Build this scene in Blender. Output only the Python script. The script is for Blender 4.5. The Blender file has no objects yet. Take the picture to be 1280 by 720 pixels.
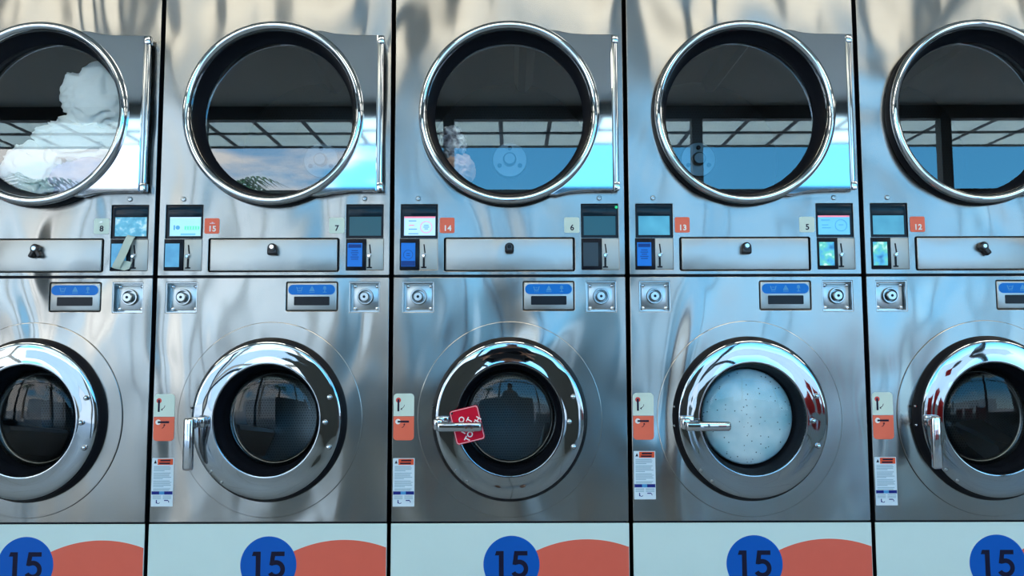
import bpy, bmesh, math, random
from math import sin, cos, pi, radians, atan, tan
from mathutils import Vector, Matrix, noise
random.seed(7)
C = bpy.context.scene.collection
SC = bpy.context.scene
PITCH = 0.8            # spacing of the machines
HW = 0.3925            # half width of a front panel
ZP, ZW, ZT = 0.4887, 1.3065, 2.62   # top of plinth, top of washer, top of dryer
DZ, DE = 1.862, 1.035  # dryer door centre height, its slight oval
WZ, WE = 0.829, 1.05   # washer door centre height, its slight oval

# ------------------------------------------------------------------ materials
def new_mat(name):
    m = bpy.data.materials.new(name); m.use_nodes = True
    nt = m.node_tree
    return m, nt, nt.nodes['Principled BSDF']

def pbr(name, col, rough=.5, metal=0., emit=None, es=1., coat=0., spec=None):
    m, nt, b = new_mat(name)
    b.inputs['Base Color'].default_value = (*col, 1)
    b.inputs['Roughness'].default_value = rough
    b.inputs['Metallic'].default_value = metal
    if emit:
        b.inputs['Emission Color'].default_value = (*emit, 1); b.inputs['Emission Strength'].default_value = es
    if coat: b.inputs['Coat Weight'].default_value = coat; b.inputs['Coat Roughness'].default_value = .03
    if spec is not None: b.inputs['Specular IOR Level'].default_value = spec
    return m

def N(nt, t, **kw):
    n = nt.nodes.new(t)
    for k, v in kw.items():
        if k.startswith('i_'):
            n.inputs[k[2:].replace('_', ' ')].default_value = v
        else: setattr(n, k, v)
    return n

def math_node(nt, op, a, b=None):
    n = nt.nodes.new('ShaderNodeMath'); n.operation = op
    for i, v in enumerate((a, b)):
        if v is None: continue
        if isinstance(v, (int, float)): n.inputs[i].default_value = v
        else: nt.links.new(v, n.inputs[i])
    return n.outputs[0]

def steel(name, col, rough, wave, scale=(2.7, 2.7, 1.3), grain=.05, aniso=0.):
    """thin sheet steel: brushed along x, with the slow buckling of a thin sheet"""
    m, nt, b = new_mat(name)
    L = nt.links.new
    b.inputs['Base Color'].default_value = (*col, 1)
    b.inputs['Metallic'].default_value = 1
    geo = N(nt, 'ShaderNodeNewGeometry')
    mp = N(nt, 'ShaderNodeMapping'); mp.inputs['Scale'].default_value = scale
    L(geo.outputs['Position'], mp.inputs['Vector'])
    n1 = N(nt, 'ShaderNodeTexNoise', i_Scale=1., i_Detail=.6, i_Roughness=.3, i_Distortion=1.1)
    L(mp.outputs[0], n1.inputs['Vector'])
    mp2 = N(nt, 'ShaderNodeMapping'); mp2.inputs['Scale'].default_value = (9, 9, 380)
    L(geo.outputs['Position'], mp2.inputs['Vector'])
    n2 = N(nt, 'ShaderNodeTexNoise', i_Scale=1., i_Detail=2.)
    L(mp2.outputs[0], n2.inputs['Vector'])
    bp = N(nt, 'ShaderNodeBump', i_Strength=1., i_Distance=wave)
    n3 = N(nt, 'ShaderNodeTexNoise', i_Scale=2.7, i_Detail=0., i_Distortion=.6); L(mp.outputs[0], n3.inputs['Vector'])
    L(math_node(nt, 'ADD', n1.outputs[0], math_node(nt, 'MULTIPLY', n3.outputs[0], .12)), bp.inputs['Height'])
    L(bp.outputs[0], b.inputs['Normal'])
    r = math_node(nt, 'ADD', math_node(nt, 'MULTIPLY', n2.outputs[0], grain), rough - grain / 2)
    L(r, b.inputs['Roughness'])
    if aniso:   # fine horizontal brushing scatters light up and down
        b.inputs['Anisotropic'].default_value = aniso
        tg = N(nt, 'ShaderNodeCombineXYZ'); tg.inputs[2].default_value = 1
        L(tg.outputs[0], b.inputs['Tangent'])
    return m

def perforated(name, col, rough, pitch, hole, dark=(.004, .006, .01)):
    """perforated sheet: staggered round holes laid out on the mesh's UVs (metres)"""
    m, nt, b = new_mat(name); L = nt.links.new
    uv = N(nt, 'ShaderNodeTexCoord')
    sp = N(nt, 'ShaderNodeSeparateXYZ'); L(uv.outputs['UV'], sp.inputs[0])
    u = math_node(nt, 'DIVIDE', sp.outputs[0], pitch); v = math_node(nt, 'DIVIDE', sp.outputs[1], pitch)
    row = math_node(nt, 'FLOOR', v)
    odd = math_node(nt, 'MULTIPLY', math_node(nt, 'MODULO', math_node(nt, 'ABSOLUTE', row), 2.), .5)
    fu = math_node(nt, 'SUBTRACT', math_node(nt, 'FRACT', math_node(nt, 'ADD', u, odd)), .5)
    fv = math_node(nt, 'SUBTRACT', math_node(nt, 'FRACT', v), .5)
    d = math_node(nt, 'SQRT', math_node(nt, 'ADD', math_node(nt, 'MULTIPLY', fu, fu), math_node(nt, 'MULTIPLY', fv, fv)))
    h = math_node(nt, 'LESS_THAN', d, hole)
    mx = N(nt, 'ShaderNodeMix', data_type='RGBA')
    L(h, mx.inputs['Factor']); mx.inputs['A'].default_value = (*col, 1); mx.inputs['B'].default_value = (*dark, 1)
    L(mx.outputs['Result'], b.inputs['Base Color'])
    L(math_node(nt, 'SUBTRACT', 1., h), b.inputs['Metallic'])
    b.inputs['Roughness'].default_value = rough
    return m

def glass(name, tint, ior):
    m = bpy.data.materials.new(name); m.use_nodes = True; nt = m.node_tree; nt.nodes.clear(); L = nt.links.new
    out = N(nt, 'ShaderNodeOutputMaterial'); mix = N(nt, 'ShaderNodeMixShader')
    tr = N(nt, 'ShaderNodeBsdfTransparent'); tr.inputs[0].default_value = (*tint, 1)
    gl = N(nt, 'ShaderNodeBsdfGlossy'); gl.inputs['Roughness'].default_value = 0.0
    fr = N(nt, 'ShaderNodeFresnel'); fr.inputs[0].default_value = ior
    ge = N(nt, 'ShaderNodeNewGeometry')
    L(math_node(nt, 'MULTIPLY', fr.outputs[0], math_node(nt, 'SUBTRACT', 1., ge.outputs['Backfacing'])), mix.inputs[0]); L(tr.outputs[0], mix.inputs[1]); L(gl.outputs[0], mix.inputs[2]); L(mix.outputs[0], out.inputs[0])
    return m

def noisy(name, cols, scale, rough=.8, emit=0., detail=2., pos=(0., 1.), coat=0.):
    """colour wandering between a few tones"""
    m, nt, b = new_mat(name); L = nt.links.new
    geo = N(nt, 'ShaderNodeNewGeometry')
    n = N(nt, 'ShaderNodeTexNoise', i_Scale=scale, i_Detail=detail); L(geo.outputs['Position'], n.inputs['Vector'])
    r = N(nt, 'ShaderNodeValToRGB'); e = r.color_ramp.elements
    while len(e) < len(cols): e.new(.5)
    for i, c in enumerate(cols):
        e[i].position = pos[0] + (pos[1] - pos[0]) * i / (len(cols) - 1); e[i].color = (*c, 1)
    L(n.outputs[0], r.inputs[0]); L(r.outputs[0], b.inputs['Base Color'])
    if emit:
        L(r.outputs[0], b.inputs['Emission Color']); b.inputs['Emission Strength'].default_value = emit
    b.inputs['Roughness'].default_value = rough
    if coat: b.inputs['Coat Weight'].default_value = coat
    return m

M = {}
M['steel_top'] = steel('brushed_steel_dryer', (.29, .295, .29), .215, .050, aniso=.8)
M['steel_low'] = steel('brushed_steel_washer', (.31, .31, .30), .20, .050, aniso=.8)
M['steel_flat'] = steel('brushed_steel_small', (.38, .40, .40), .36, .004, (6, 6, 6))
M['coin_metal'] = pbr('coin_metal', (.42, .46, .46), .5, .75)
M['chrome'] = pbr('polished_chrome', (.60, .64, .69), .04, 1)
M['satin'] = pbr('satin_metal', (.46, .50, .52), .28, 1)
M['door_steel'] = steel('polished_door_steel', (.37, .41, .44), .035, .002, (5, 5, 5), .01)
M['black'] = pbr('black_rubber', (.006, .008, .013), .45, spec=.16)
M['navy'] = pbr('dark_paint', (.01, .014, .022), .5, spec=.16)
M['plastic'] = pbr('black_plastic', (.008, .011, .018), .25, spec=.16)
M['knob'] = pbr('black_knob', (.01, .01, .013), .3)
M['glass'] = glass('door_glass', (.97, .99, 1.0), 2.25)
M['bowl'] = glass('porthole_glass', (.92, .95, .96), 1.42)
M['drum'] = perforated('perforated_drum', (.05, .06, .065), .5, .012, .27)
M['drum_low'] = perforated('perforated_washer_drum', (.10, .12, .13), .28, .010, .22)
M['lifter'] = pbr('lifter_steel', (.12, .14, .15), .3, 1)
M['white_panel'] = noisy('white_laminate', [(.57, .75, .75), (.61, .79, .79)], 9, .5)
M['blue'] = pbr('blue_vinyl', (.004, .10, .48), .4, spec=.16)
M['ink'] = pbr('dark_ink', (.008, .008, .03), .5, spec=.16)
M['orange'] = noisy('orange_vinyl', [(.70, .115, .07), (.74, .125, .078)], 20, .5)
M['tile_orange'] = pbr('orange_tile', (.80, .165, .10), .4, spec=.16)
M['tile_pale'] = pbr('pale_tile', (.60, .74, .68), .4, spec=.16)
M['white'] = pbr('white_ink', (.80, .84, .84), .5, spec=.16)
M['label'] = pbr('paper_label', (.62, .76, .86), .5)
M['label_text'] = pbr('grey_print', (.24, .40, .50), .6)
M['label_orange'] = pbr('orange_print', (.72, .10, .04), .5, spec=.16)
M['label_blue'] = pbr('blue_print', (.01, .02, .20), .5, spec=.16)
M['red_dot'] = pbr('red_print', (.65, .06, .05), .5)
M['icon_blue'] = pbr('pale_blue_print', (.06, .30, .62), .5)
M['strip_blue'] = pbr('blue_strip', (.006, .17, .62), .3, spec=.16)
M['tag_red'] = pbr('red_plastic_tag', (.55, .006, .03), .35, spec=.16)
M['tag_edge'] = pbr('pink_white_print', (.80, .55, .62), .5)
M['lcd_off'] = pbr('dark_display', (.01, .06, .09), .2, emit=(.03, .14, .2), es=0.21, spec=.3)  # switched-off display, with a faint teal glow put into it
M['lcd_dim'] = noisy('dim_display', [(.03, .16, .25), (.10, .38, .50)], 14, .15, .3, coat=.5)
M['lcd_sky'] = noisy('cyan_reflection_display', [(.04, .28, .45), (.08, .38, .55), (.45, .68, .75)], 45, .2, .3, pos=(.35, .7))  # bright cyan reflections on the screen, painted as glowing patches
M['lcd_pale'] = pbr('pale_cyan_display', (.3, .6, .7), .2, emit=(.34, .66, .78), es=0.45)
M['lcd_white'] = pbr('white_blue_display', (.4, .6, .8), .2, emit=(.42, .66, .92), es=0.48)
M['lcd_blue'] = pbr('light_blue_display', (.1, .4, .7), .2, emit=(.13, .45, .75), es=0.48)
M['pink'] = pbr('pink_pixels', (.8, .2, .3), .3, emit=(.75, .25, .33), es=0.42)
M['green_px'] = pbr('green_pixels', (.1, .6, .4), .3, emit=(.10, .62, .42), es=0.48)
M['blue_px'] = pbr('blue_pixels', (.03, .25, .5), .3, emit=(.04, .28, .52), es=0.48)
M['reader_blue'] = pbr('blue_reader_screen', (.01, .13, .5), .25, emit=(.01, .14, .58), es=0.36, spec=.16)
M['reader_cyan'] = noisy('cyan_reader_screen', [(.03, .2, .4), (.08, .36, .58)], 30, .25, .35)
M['reader_dark'] = pbr('grey_reader_screen', (.04, .065, .09), .3, spec=.16)
M['reader_mottled'] = noisy('mottled_reader_screen', [(.01, .1, .3), (.05, .3, .5), (.1, .45, .35), (.7, .85, .85)], 26, .2, .5, pos=(.3, .7))  # screen mottled in blue, green and near-white
M['reader_ink'] = pbr('reader_dark_print', (.006, .05, .26), .3, spec=.16)
M['green_lamp'] = pbr('green_lamp', (.02, .5, .2), .3, emit=(.02, .5, .2), es=0.6)

# ------------------------------------------------------------------ mesh helpers
class MB:
    def __init__(s): s.bm = bmesh.new(); s.uv = s.bm.loops.layers.uv.new('UVMap'); s.mats = []
    def _mi(s, m):
        if m not in s.mats: s.mats.append(m)
        return s.mats.index(m)
    def _add(s, bm2, mat):
        mi = s._mi(mat)
        mp = {}
        for v in bm2.verts: mp[v] = s.bm.verts.new(v.co)
        for f in bm2.faces:
            try: nf = s.bm.faces.new([mp[v] for v in f.verts]); nf.material_index = mi
            except ValueError: pass
        bm2.free()
    def box(s, c, d, mat, bev=0., seg=2, rot=None):
        b = bmesh.new(); bmesh.ops.create_cube(b, size=1)
        bmesh.ops.scale(b, verts=b.verts, vec=d)
        if bev: bmesh.ops.bevel(b, geom=b.edges[:], offset=bev, segments=seg, affect='EDGES', profile=.5)
        if rot: bmesh.ops.rotate(b, verts=b.verts, cent=(0, 0, 0), matrix=rot)
        bmesh.ops.translate(b, verts=b.verts, vec=c)
        s._add(b, mat); return s
    def lathe(s, prof, mat, c=(0, 0, 0), e=1., n=96, axis='Y', closed=False, cap0=False, cap1=False, a0=0., a1=2 * pi):
        """prof: (r, along). Revolved about an axis parallel to y (or z / x) through c; e stretches z."""
        mi = s._mi(mat); full = abs(a1 - a0 - 2 * pi) < 1e-6
        k = n if full else n + 1
        rings = []
        for r, y in prof:
            ring = []
            for i in range(k):
                a = a0 + (a1 - a0) * i / n
                if axis == 'Y': p = (c[0] + r * cos(a), c[1] + y, c[2] + r * sin(a) * e)
                elif axis == 'Z': p = (c[0] + r * cos(a), c[1] + r * sin(a), c[2] + y)
                else: p = (c[0] + y, c[1] + r * cos(a), c[2] + r * sin(a))
                ring.append(s.bm.verts.new(p))
            rings.append(ring)
        m = len(prof)
        run = 0.
        for j in range(m if closed else m - 1):
            A, B = rings[j], rings[(j + 1) % m]
            (r0, y0), (r1, y1) = prof[j], prof[(j + 1) % m]
            ln = math.hypot(r1 - r0, y1 - y0)
            for i in range(n):
                i2 = (i + 1) % k
                f = s.bm.faces.new((A[i], A[i2], B[i2], B[i])); f.material_index = mi
                R = max(r0, r1); u0 = R * 2 * pi * i / n; u1 = R * 2 * pi * (i + 1) / n
                flat = abs(r1 - r0) > abs(y1 - y0)
                for lp, uv in zip(f.loops, ((u0, run), (u1, run), (u1, run + ln), (u0, run + ln))):
                    lp[s.uv].uv = (lp.vert.co.x - c[0], lp.vert.co.z - c[2]) if flat else uv
            run += ln
        for cap, ring in ((cap0, rings[0]), (cap1, rings[-1])):
            if cap:
                f = s.bm.faces.new(ring); f.material_index = mi
                for lp in f.loops: lp[s.uv].uv = (lp.vert.co.x - c[0], lp.vert.co.z - c[2])
        return s
    def rod(s, c, r, y0, y1, mat, bev=.0, e=1., n=32, axis='Y'):
        b = min(bev, r * .9)
        prof = [(r - b, y0), (r, y0 + b), (r, y1 - b), (r - b, y1)] if b else [(r, y0), (r, y1)]
        return s.lathe(prof, mat, c, e, n, axis, cap0=True, cap1=True)
    def prism(s, pts, y0, y1, mat):
        """outline in (x, z) between depths y0 and y1"""
        mi = s._mi(mat)
        A = [s.bm.verts.new((x, y0, z)) for x, z in pts]; B = [s.bm.verts.new((x, y1, z)) for x, z in pts]
        n = len(pts)
        fs = [s.bm.faces.new(A), s.bm.faces.new(B[::-1])]
        for i in range(n): fs.append(s.bm.faces.new((A[i], B[i], B[(i + 1) % n], A[(i + 1) % n])))
        for f in fs:
            f.material_index = mi
            for lp in f.loops: lp[s.uv].uv = (lp.vert.co.x, lp.vert.co.z)
        return s
    def tube(s, path, r, mat, n=10, caps=True):
        mi = s._mi(mat); rings = []
        P = [Vector(p) for p in path]
        up = Vector((0, 0, 1))
        for i, p in enumerate(P):
            t = (P[min(i + 1, len(P) - 1)] - P[max(i - 1, 0)]).normalized()
            a = t.cross(up)
            if a.length < 1e-3: a = t.cross(Vector((1, 0, 0)))
            a.normalize(); b = t.cross(a)
            rr = r[i] if isinstance(r, (list, tuple)) else r
            rings.append([s.bm.verts.new(p + (a * cos(2 * pi * k / n) + b * sin(2 * pi * k / n)) * rr) for k in range(n)])
        for A, B in zip(rings, rings[1:]):
            for k in range(n):
                f = s.bm.faces.new((A[k], A[(k + 1) % n], B[(k + 1) % n], B[k])); f.material_index = mi
        if caps:
            for ring in (rings[0], rings[-1]):
                f = s.bm.faces.new(ring); f.material_index = mi
        return s
    def mesh(s, name, smooth=35):
        bmesh.ops.recalc_face_normals(s.bm, faces=s.bm.faces[:])
        me = bpy.data.meshes.new(name); s.bm.to_mesh(me); s.bm.free()
        for m in s.mats: me.materials.append(m)
        fin(me, smooth); return me

def fin(me, smooth):
    if smooth:
        me.polygons.foreach_set('use_smooth', [True] * len(me.polygons))
        me.set_sharp_from_angle(angle=radians(smooth))

def rrect(x0, x1, z0, z1, r, n=6):
    pts = []
    for cx, cz, a in ((x1 - r, z1 - r, 0), (x0 + r, z1 - r, 90), (x0 + r, z0 + r, 180), (x1 - r, z0 + r, 270)):
        for i in range(n + 1):
            t = radians(a + 90 * i / n); pts.append((cx + r * cos(t), cz + r * sin(t)))
    return pts

def ell(cx, cz, r, e=1., n=96):
    return [(cx + r * cos(2 * pi * i / n), cz + r * e * sin(2 * pi * i / n)) for i in range(n)]

def holed(name, outer, holes, y0, y1, mat, bev=.0015):
    """a plate in the (x, z) plane with holes, front face at y0, back at y1"""
    cu = bpy.data.curves.new(name, 'CURVE'); cu.dimensions = '2D'; cu.fill_mode = 'BOTH'
    for pts in [outer] + holes:
        sp = cu.splines.new('POLY'); sp.points.add(len(pts) - 1)
        for p, (x, z) in zip(sp.points, pts): p.co = (x, z, 0, 1)
        sp.use_cyclic_u = True
    t = (y1 - y0) / 2
    cu.extrude = t - bev; cu.bevel_depth = bev; cu.bevel_resolution = 1; cu.offset = -bev
    o = bpy.data.objects.new('tmp', cu); C.objects.link(o)
    bpy.context.view_layer.update()
    me = bpy.data.meshes.new_from_object(o.evaluated_get(bpy.context.evaluated_depsgraph_get()))
    bpy.data.objects.remove(o); bpy.data.curves.remove(cu)
    ym = (y0 + y1) / 2
    me.transform(Matrix(((1, 0, 0, 0), (0, 0, -1, ym), (0, 1, 0, 0), (0, 0, 0, 1))))
    me.name = name; me.materials.clear(); me.materials.append(mat)
    for p in me.polygons: p.material_index = 0
    fin(me, 25); return me

def text_mesh(name, s, size, mat, bold=.0, depth=.0004, spacing=1., align='CENTER', lines=1.):
    cu = bpy.data.curves.new(name, 'FONT'); cu.body = s; cu.size = size; cu.align_x = align; cu.align_y = 'CENTER'
    cu.offset = bold; cu.extrude = depth; cu.space_character = spacing; cu.space_line = lines
    o = bpy.data.objects.new('tmp', cu); C.objects.link(o); bpy.context.view_layer.update()
    me = bpy.data.meshes.new_from_object(o.evaluated_get(bpy.context.evaluated_depsgraph_get()))
    bpy.data.objects.remove(o); bpy.data.curves.remove(cu)
    me.transform(Matrix(((1, 0, 0, 0), (0, 0, -1, 0), (0, 1, 0, 0), (0, 0, 0, 1))))
    me.name = name; me.materials.clear(); me.materials.append(mat)
    for p in me.polygons: p.material_index = 0
    return me

def thing(name, label, cat, loc, group=None):
    o = bpy.data.objects.new(name, None); C.objects.link(o); o.location = loc; o.empty_display_size = .1
    o['label'] = label; o['category'] = cat
    if group: o['group'] = group
    return o
def part(name, me, parent, loc=None, label=None):
    """meshes are laid out around the machine's foot on the floor line; direct parts drop by their thing's height"""
    o = bpy.data.objects.new(name, me); C.objects.link(o); o.parent = parent
    if loc is not None: o.location = loc
    elif parent.parent is None: o.location = (0, 0, -parent.location.z)
    if label: o['label'] = label
    return o
def solo(name, me, label, cat, loc=(0, 0, 0), group=None, kind=None):
    o = bpy.data.objects.new(name, me); C.objects.link(o); o.location = loc
    if label: o['label'] = label
    if cat: o['category'] = cat
    if group: o['group'] = group
    if kind: o['kind'] = kind
    return o
def struct(name, me, loc=(0, 0, 0)): return solo(name, me, None, None, loc, kind='structure')

# ------------------------------------------------------------------ dryer meshes (shared by the five dryers)
D = {}
SL, SR = (-.370, -.2435), (.2445, .371)         # control windows, left and right
HOLES = [ell(0, DZ, .285, DE)]
for a, b in (SL, SR):
    HOLES.append(rrect(a, b, 1.4365, 1.5525, .002))
for a, b in ((-.372, -.244), (.2455, .3725)):
    HOLES.append(rrect(a, b, 1.3275, 1.4345, .002))
HOLES.append(rrect(-.2225, .2225, 1.3225, 1.4375, .008))
D['panel'] = holed('dryer_front_panel', rrect(-HW, HW, ZW + .004, ZT, .003), HOLES, 0, .004, M['steel_top'])
def shell(z0, z1, name):
    b = MB(); w = HW - .004
    b.box((-w + .002, .41, (z0 + z1) / 2), (.004, .80, z1 - z0), M['navy'])
    b.box((w - .002, .41, (z0 + z1) / 2), (.004, .80, z1 - z0), M['navy'])
    b.box((0, .41, z1 - .002), (2 * w - .008, .80, .004), M['navy'])
    b.box((0, .41, z0 + .002), (2 * w - .008, .80, .004), M['navy'])
    b.box((0, .808, (z0 + z1) / 2), (2 * w - .008, .004, z1 - z0 - .008), M['navy'])
    return b.mesh(name)
D['cabinet'] = shell(ZW, ZT, 'dryer_cabinet')
c = (0, 0, DZ)
D['door'] = MB().lathe([(.283, -.030), (.304, -.030), (.3065, -.036), (.3065, -.044), (.3035, -.0505), (.298, -.054), (.291, -.055), (.285, -.0525), (.2805, -.047), (.2785, -.040), (.2785, -.030)],
                       M['chrome'], c, DE, 128, closed=True).mesh('door_ring', 60)
D['gasket'] = MB().lathe([(.300, .0), (.309, -.002), (.310, -.012), (.306, -.030), (.2785, -.030), (.2775, -.02), (.263, .018), (.257, .026), (.262, .034), (.285, .012), (.285, .0)],
                         M['black'], c, DE, 128, closed=True).mesh('door_gasket')
D['glass'] = MB().lathe([(.2575, .029), (.2575, .033)], M['glass'], c, DE, 96, cap0=True, cap1=True).mesh('door_glass')
DR = .34
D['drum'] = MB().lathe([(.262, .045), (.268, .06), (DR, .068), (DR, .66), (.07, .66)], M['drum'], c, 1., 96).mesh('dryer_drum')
hb = MB().rod(c, .075, .640, .664, M['lifter'], .004).rod(c, .028, .615, .642, M['lifter'], .006)
for k in range(3):
    a = pi / 2 + k * 2 * pi / 3
    hb.rod((.05 * cos(a), 0, DZ + .05 * sin(a)), .009, .632, .642, M['plastic'], .002, n=16)
D['hub'] = hb.mesh('drum_hub')
lf = []
for k in range(3):
    a = radians(200 + 120 * k); R = Matrix.Rotation(-a, 3, 'Y')
    b = MB(); bmt = bmesh.new()
    pts = [(-.04, -.0), (-.014, .04), (.014, .04), (.04, 0)]
    pr = [(x * 1., DR - .003 - h) for x, h in pts]
    # outline across the drum, run along its depth
    A = [b.bm.verts.new(Vector((cos(a) * r - sin(a) * x, .085, DZ + sin(a) * r + cos(a) * x))) for x, r in pr]
    B = [b.bm.verts.new(Vector((cos(a) * r - sin(a) * x, .64, DZ + sin(a) * r + cos(a) * x))) for x, r in pr]
    b._mi(M['drum']); n = 4
    b.bm.faces.new(A); b.bm.faces.new(B[::-1])
    for i in range(n): b.bm.faces.new((A[i], B[i], B[(i + 1) % n], A[(i + 1) % n]))
    lf.append(b.mesh('drum_lifter'))
D['lifters'] = lf
# hinge plate that runs from the door ring to the hinge rod
th0 = radians(68)
pts = [(.292 * cos(th0), DZ + .2995 * DE * sin(th0)), (.16, 2.150), (.205, 2.1395), (.25, 2.1355), (.30, 2.134), (.353, 2.134)]
pb = [(x, 2 * DZ - z + .002) for x, z in pts][::-1]
arc = [(.292 * cos(t), DZ + .292 * DE * sin(t)) for t in [radians(-68 + 136 * i / 40) for i in range(41)]]
D['hinge_plate'] = holed('hinge_plate', pts + pb + arc[1:-1], [], -.037, -.012, M['chrome'], .004)
hr = MB().rod((.3655, -.026, 0), .0062, 1.622, 2.105, M['chrome'], .001, axis='Z')
hr.box((.3565, -.026, DZ), (.007, .016, .54), M['satin'], .001)
D['hinge_rod'] = hr.mesh('hinge_rod')
D['hinge_knuckle'] = [MB().box((.3635, -.026, z), (.019, .026, .028), M['chrome'], .003).mesh('hinge_knuckle') for z in (2.1185, 1.6075)]
D['screw'] = [MB().lathe([(.0085, 0), (.0085, -.002), (.006, -.0045), (.003, -.005)], M['satin'], (x, 0, 1.5725), 1, 20, cap1=True).box((x, -.0052, 1.5725), (.006, .0008, .0016), M['plastic']).mesh('screw') for x in (-.3105, .3065)]
def controls(a, b, sa, sb):
    d = {}
    m = holed('control_display', rrect(a + .0005, b - .0005, 1.437, 1.552, .002), [rrect(sa, sb, 1.4465, 1.5125, .001)], .006, .016, M['plastic'], .0008)
    d['bezel'] = m
    d['lens'] = MB().box(((a + b) / 2, .0095, 1.5315), (b - a - .012, .009, .034), M['lens'], .001).mesh('display_hood')
    d['screen'] = {k: MB().box(((sa + sb) / 2, .0115, 1.4795), (sb - sa - .0004, .006, .0655), M[k]).mesh('screen') for k in ('lcd_off', 'lcd_dim', 'lcd_sky', 'lcd_pale', 'lcd_white', 'lcd_blue')}
    return d
M['lens'] = pbr('smoked_plastic', (.006, .02, .035), .12, coat=.0, spec=.16)
D['ctl'] = {'L': controls(*SL, -.3595, -.2525), 'R': controls(*SR, .2535, .3625)}
RX = {'L': (-.3715, -.312, -.305, -.2445), 'R': (.246, .3085, .310, .372)}
D['rd'] = {}
for s, (a, b, p, q) in RX.items():
    d = {}
    w = b - a
    r = MB(); r.box(((a + b) / 2 + .003, .008, 1.381), (w + .006, .022, .106), M['plastic'], .002)
    d['body'] = r.mesh('card_reader')
    d['screen'] = {k: MB().box((a + w * .48, -.0035, 1.3795), (w * .80, .002, .080), M[k]).mesh('reader_screen') for k in ('reader_blue', 'reader_cyan', 'reader_dark', 'reader_mottled')}
    cx, cz = a + w * .48, 1.3795
    ic = MB().lathe([(.0148, -.0052), (.0162, -.0052), (.0162, -.0045), (.0148, -.0045)], M['reader_ink'], (cx, 0, cz), 1, 40, closed=True)
    ic.box((cx, -.0049, cz + .004), (.012, .0006, .0022), M['reader_ink']).box((cx, -.0049, cz - .003), (.012, .0006, .0022), M['reader_ink'])
    ic.box((cx, -.0049, cz - .030), (w * .78, .0006, .018), M['reader_ink'])
    d['icon_round'] = ic.mesh('reader_symbol')
    ic = MB().box((cx, -.0049, cz + .030), (w * .70, .0006, .012), M['reader_ink'])
    for i, ww in enumerate((.022, .026, .018, .028, .024)):
        ic.box((cx, -.0049, cz + .014 - i * .0072), (ww, .0006, .0026), M['reader_ink'])
    d['icon_text'] = ic.mesh('reader_symbol')
    d['plate'] = MB().box(((p + q) / 2, .0035, 1.381), (q - p, .006, .1055), M['coin_metal'], .0012).mesh('coin_plate')
    sx = p + (q - p) * .26
    t = MB().box((sx + .001, -.0002, 1.4), (.0042, .0018, .031), M['black'], rot=Matrix.Rotation(radians(-7), 3, 'Y'))
    d['slot'] = t.mesh('coin_slot')
    t = MB().box((sx - .001, -.0002, 1.352), (.0066, .0018, .034), M['black'])
    t.box((sx - .001, -.0006, 1.3365), (.018, .0024, .005), M['plastic'], .001)
    d['slot2'] = t.mesh('coin_return')
    t = MB().rod((sx - .002, 0, 1.376), .0062, -.010, .001, M['chrome'], .002, n=20)
    t.box((sx + .001, -.006, 1.379), (.012, .004, .005), M['chrome'], .001, rot=Matrix.Rotation(radians(-30), 3, 'Y'))
    d['lever'] = t.mesh('coin_lever')
    D['rd'][s] = d
# drawer front (lint compartment)
dw = MB(); dw.box((0, .0045, 1.38), (.433, .013, .110), M['steel_flat'], .004, 3)
dw.box((0, .014, 1.38), (.441, .006, .113), M['navy'])
D['drawer'] = dw.mesh('lint_drawer')
def knob(var):
    t = MB(); z = 1.402
    # tapering black thumb turn with a key barrel at its top end
    if var == 0: pts = ell(0, z, .0155, 1.0, 24)
    tip = {0: (0, z - .015), 1: (0, z - .017), 2: (.0165, z - .020), 3: (0, z - .016)}[var]
    path = [(tip[0] * i / 6, z + (tip[1] - z) * i / 6) for i in range(7)]
    t.rod((0, 0, z), .0155, -.026, -.001, M['knob'], .005, n=28)
    if var == 2:
        t.box((.009, -.013, z - .014), (.020, .022, .034), M['knob'], .006, 3, rot=Matrix.Rotation(radians(-38), 3, 'Y'))
        t.rod((0, 0, z), .0075, -.0285, -.02, M['chrome'], .002, n=20)
    elif var == 1:
        t.box((-.010, -.013, z - .017), (.015, .022, .030), M['knob'], .005, 3, rot=Matrix.Rotation(radians(28), 3, 'Y'))
        t.box((.010, -.013, z - .017), (.015, .022, .030), M['knob'], .005, 3, rot=Matrix.Rotation(radians(-28), 3, 'Y'))
        t.rod((0, 0, z), .0085, -.0285, -.02, M['chrome'], .002, n=20)
    elif var == 3:
        t.box((0, -.013, z - .011), (.034, .022, .026), M['knob'], .006, 3)
        t.rod((0, 0, z + .003), .0085, -.0285, -.02, M['chrome'], .002, n=20)
    else:
        t.box((0, -.013, z - .007), (.030, .024, .026), M['knob'], .008, 3)
        t.rod((0, 0, z + .002), .006, -.0285, -.02, M['plastic'], .002, n=20)
    return t.mesh('drawer_lock')
D['knob'] = [knob(i) for i in range(4)]
D['tile_o'] = holed('number_tile', rrect(-.237, -.1865, 1.4535, 1.5065, .006), [], -.0016, 0, M['tile_orange'], .0004)
D['tile_p'] = holed('number_tile', rrect(.1865, .2385, 1.4535, 1.5065, .006), [], -.0016, 0, M['tile_pale'], .0004)

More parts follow.
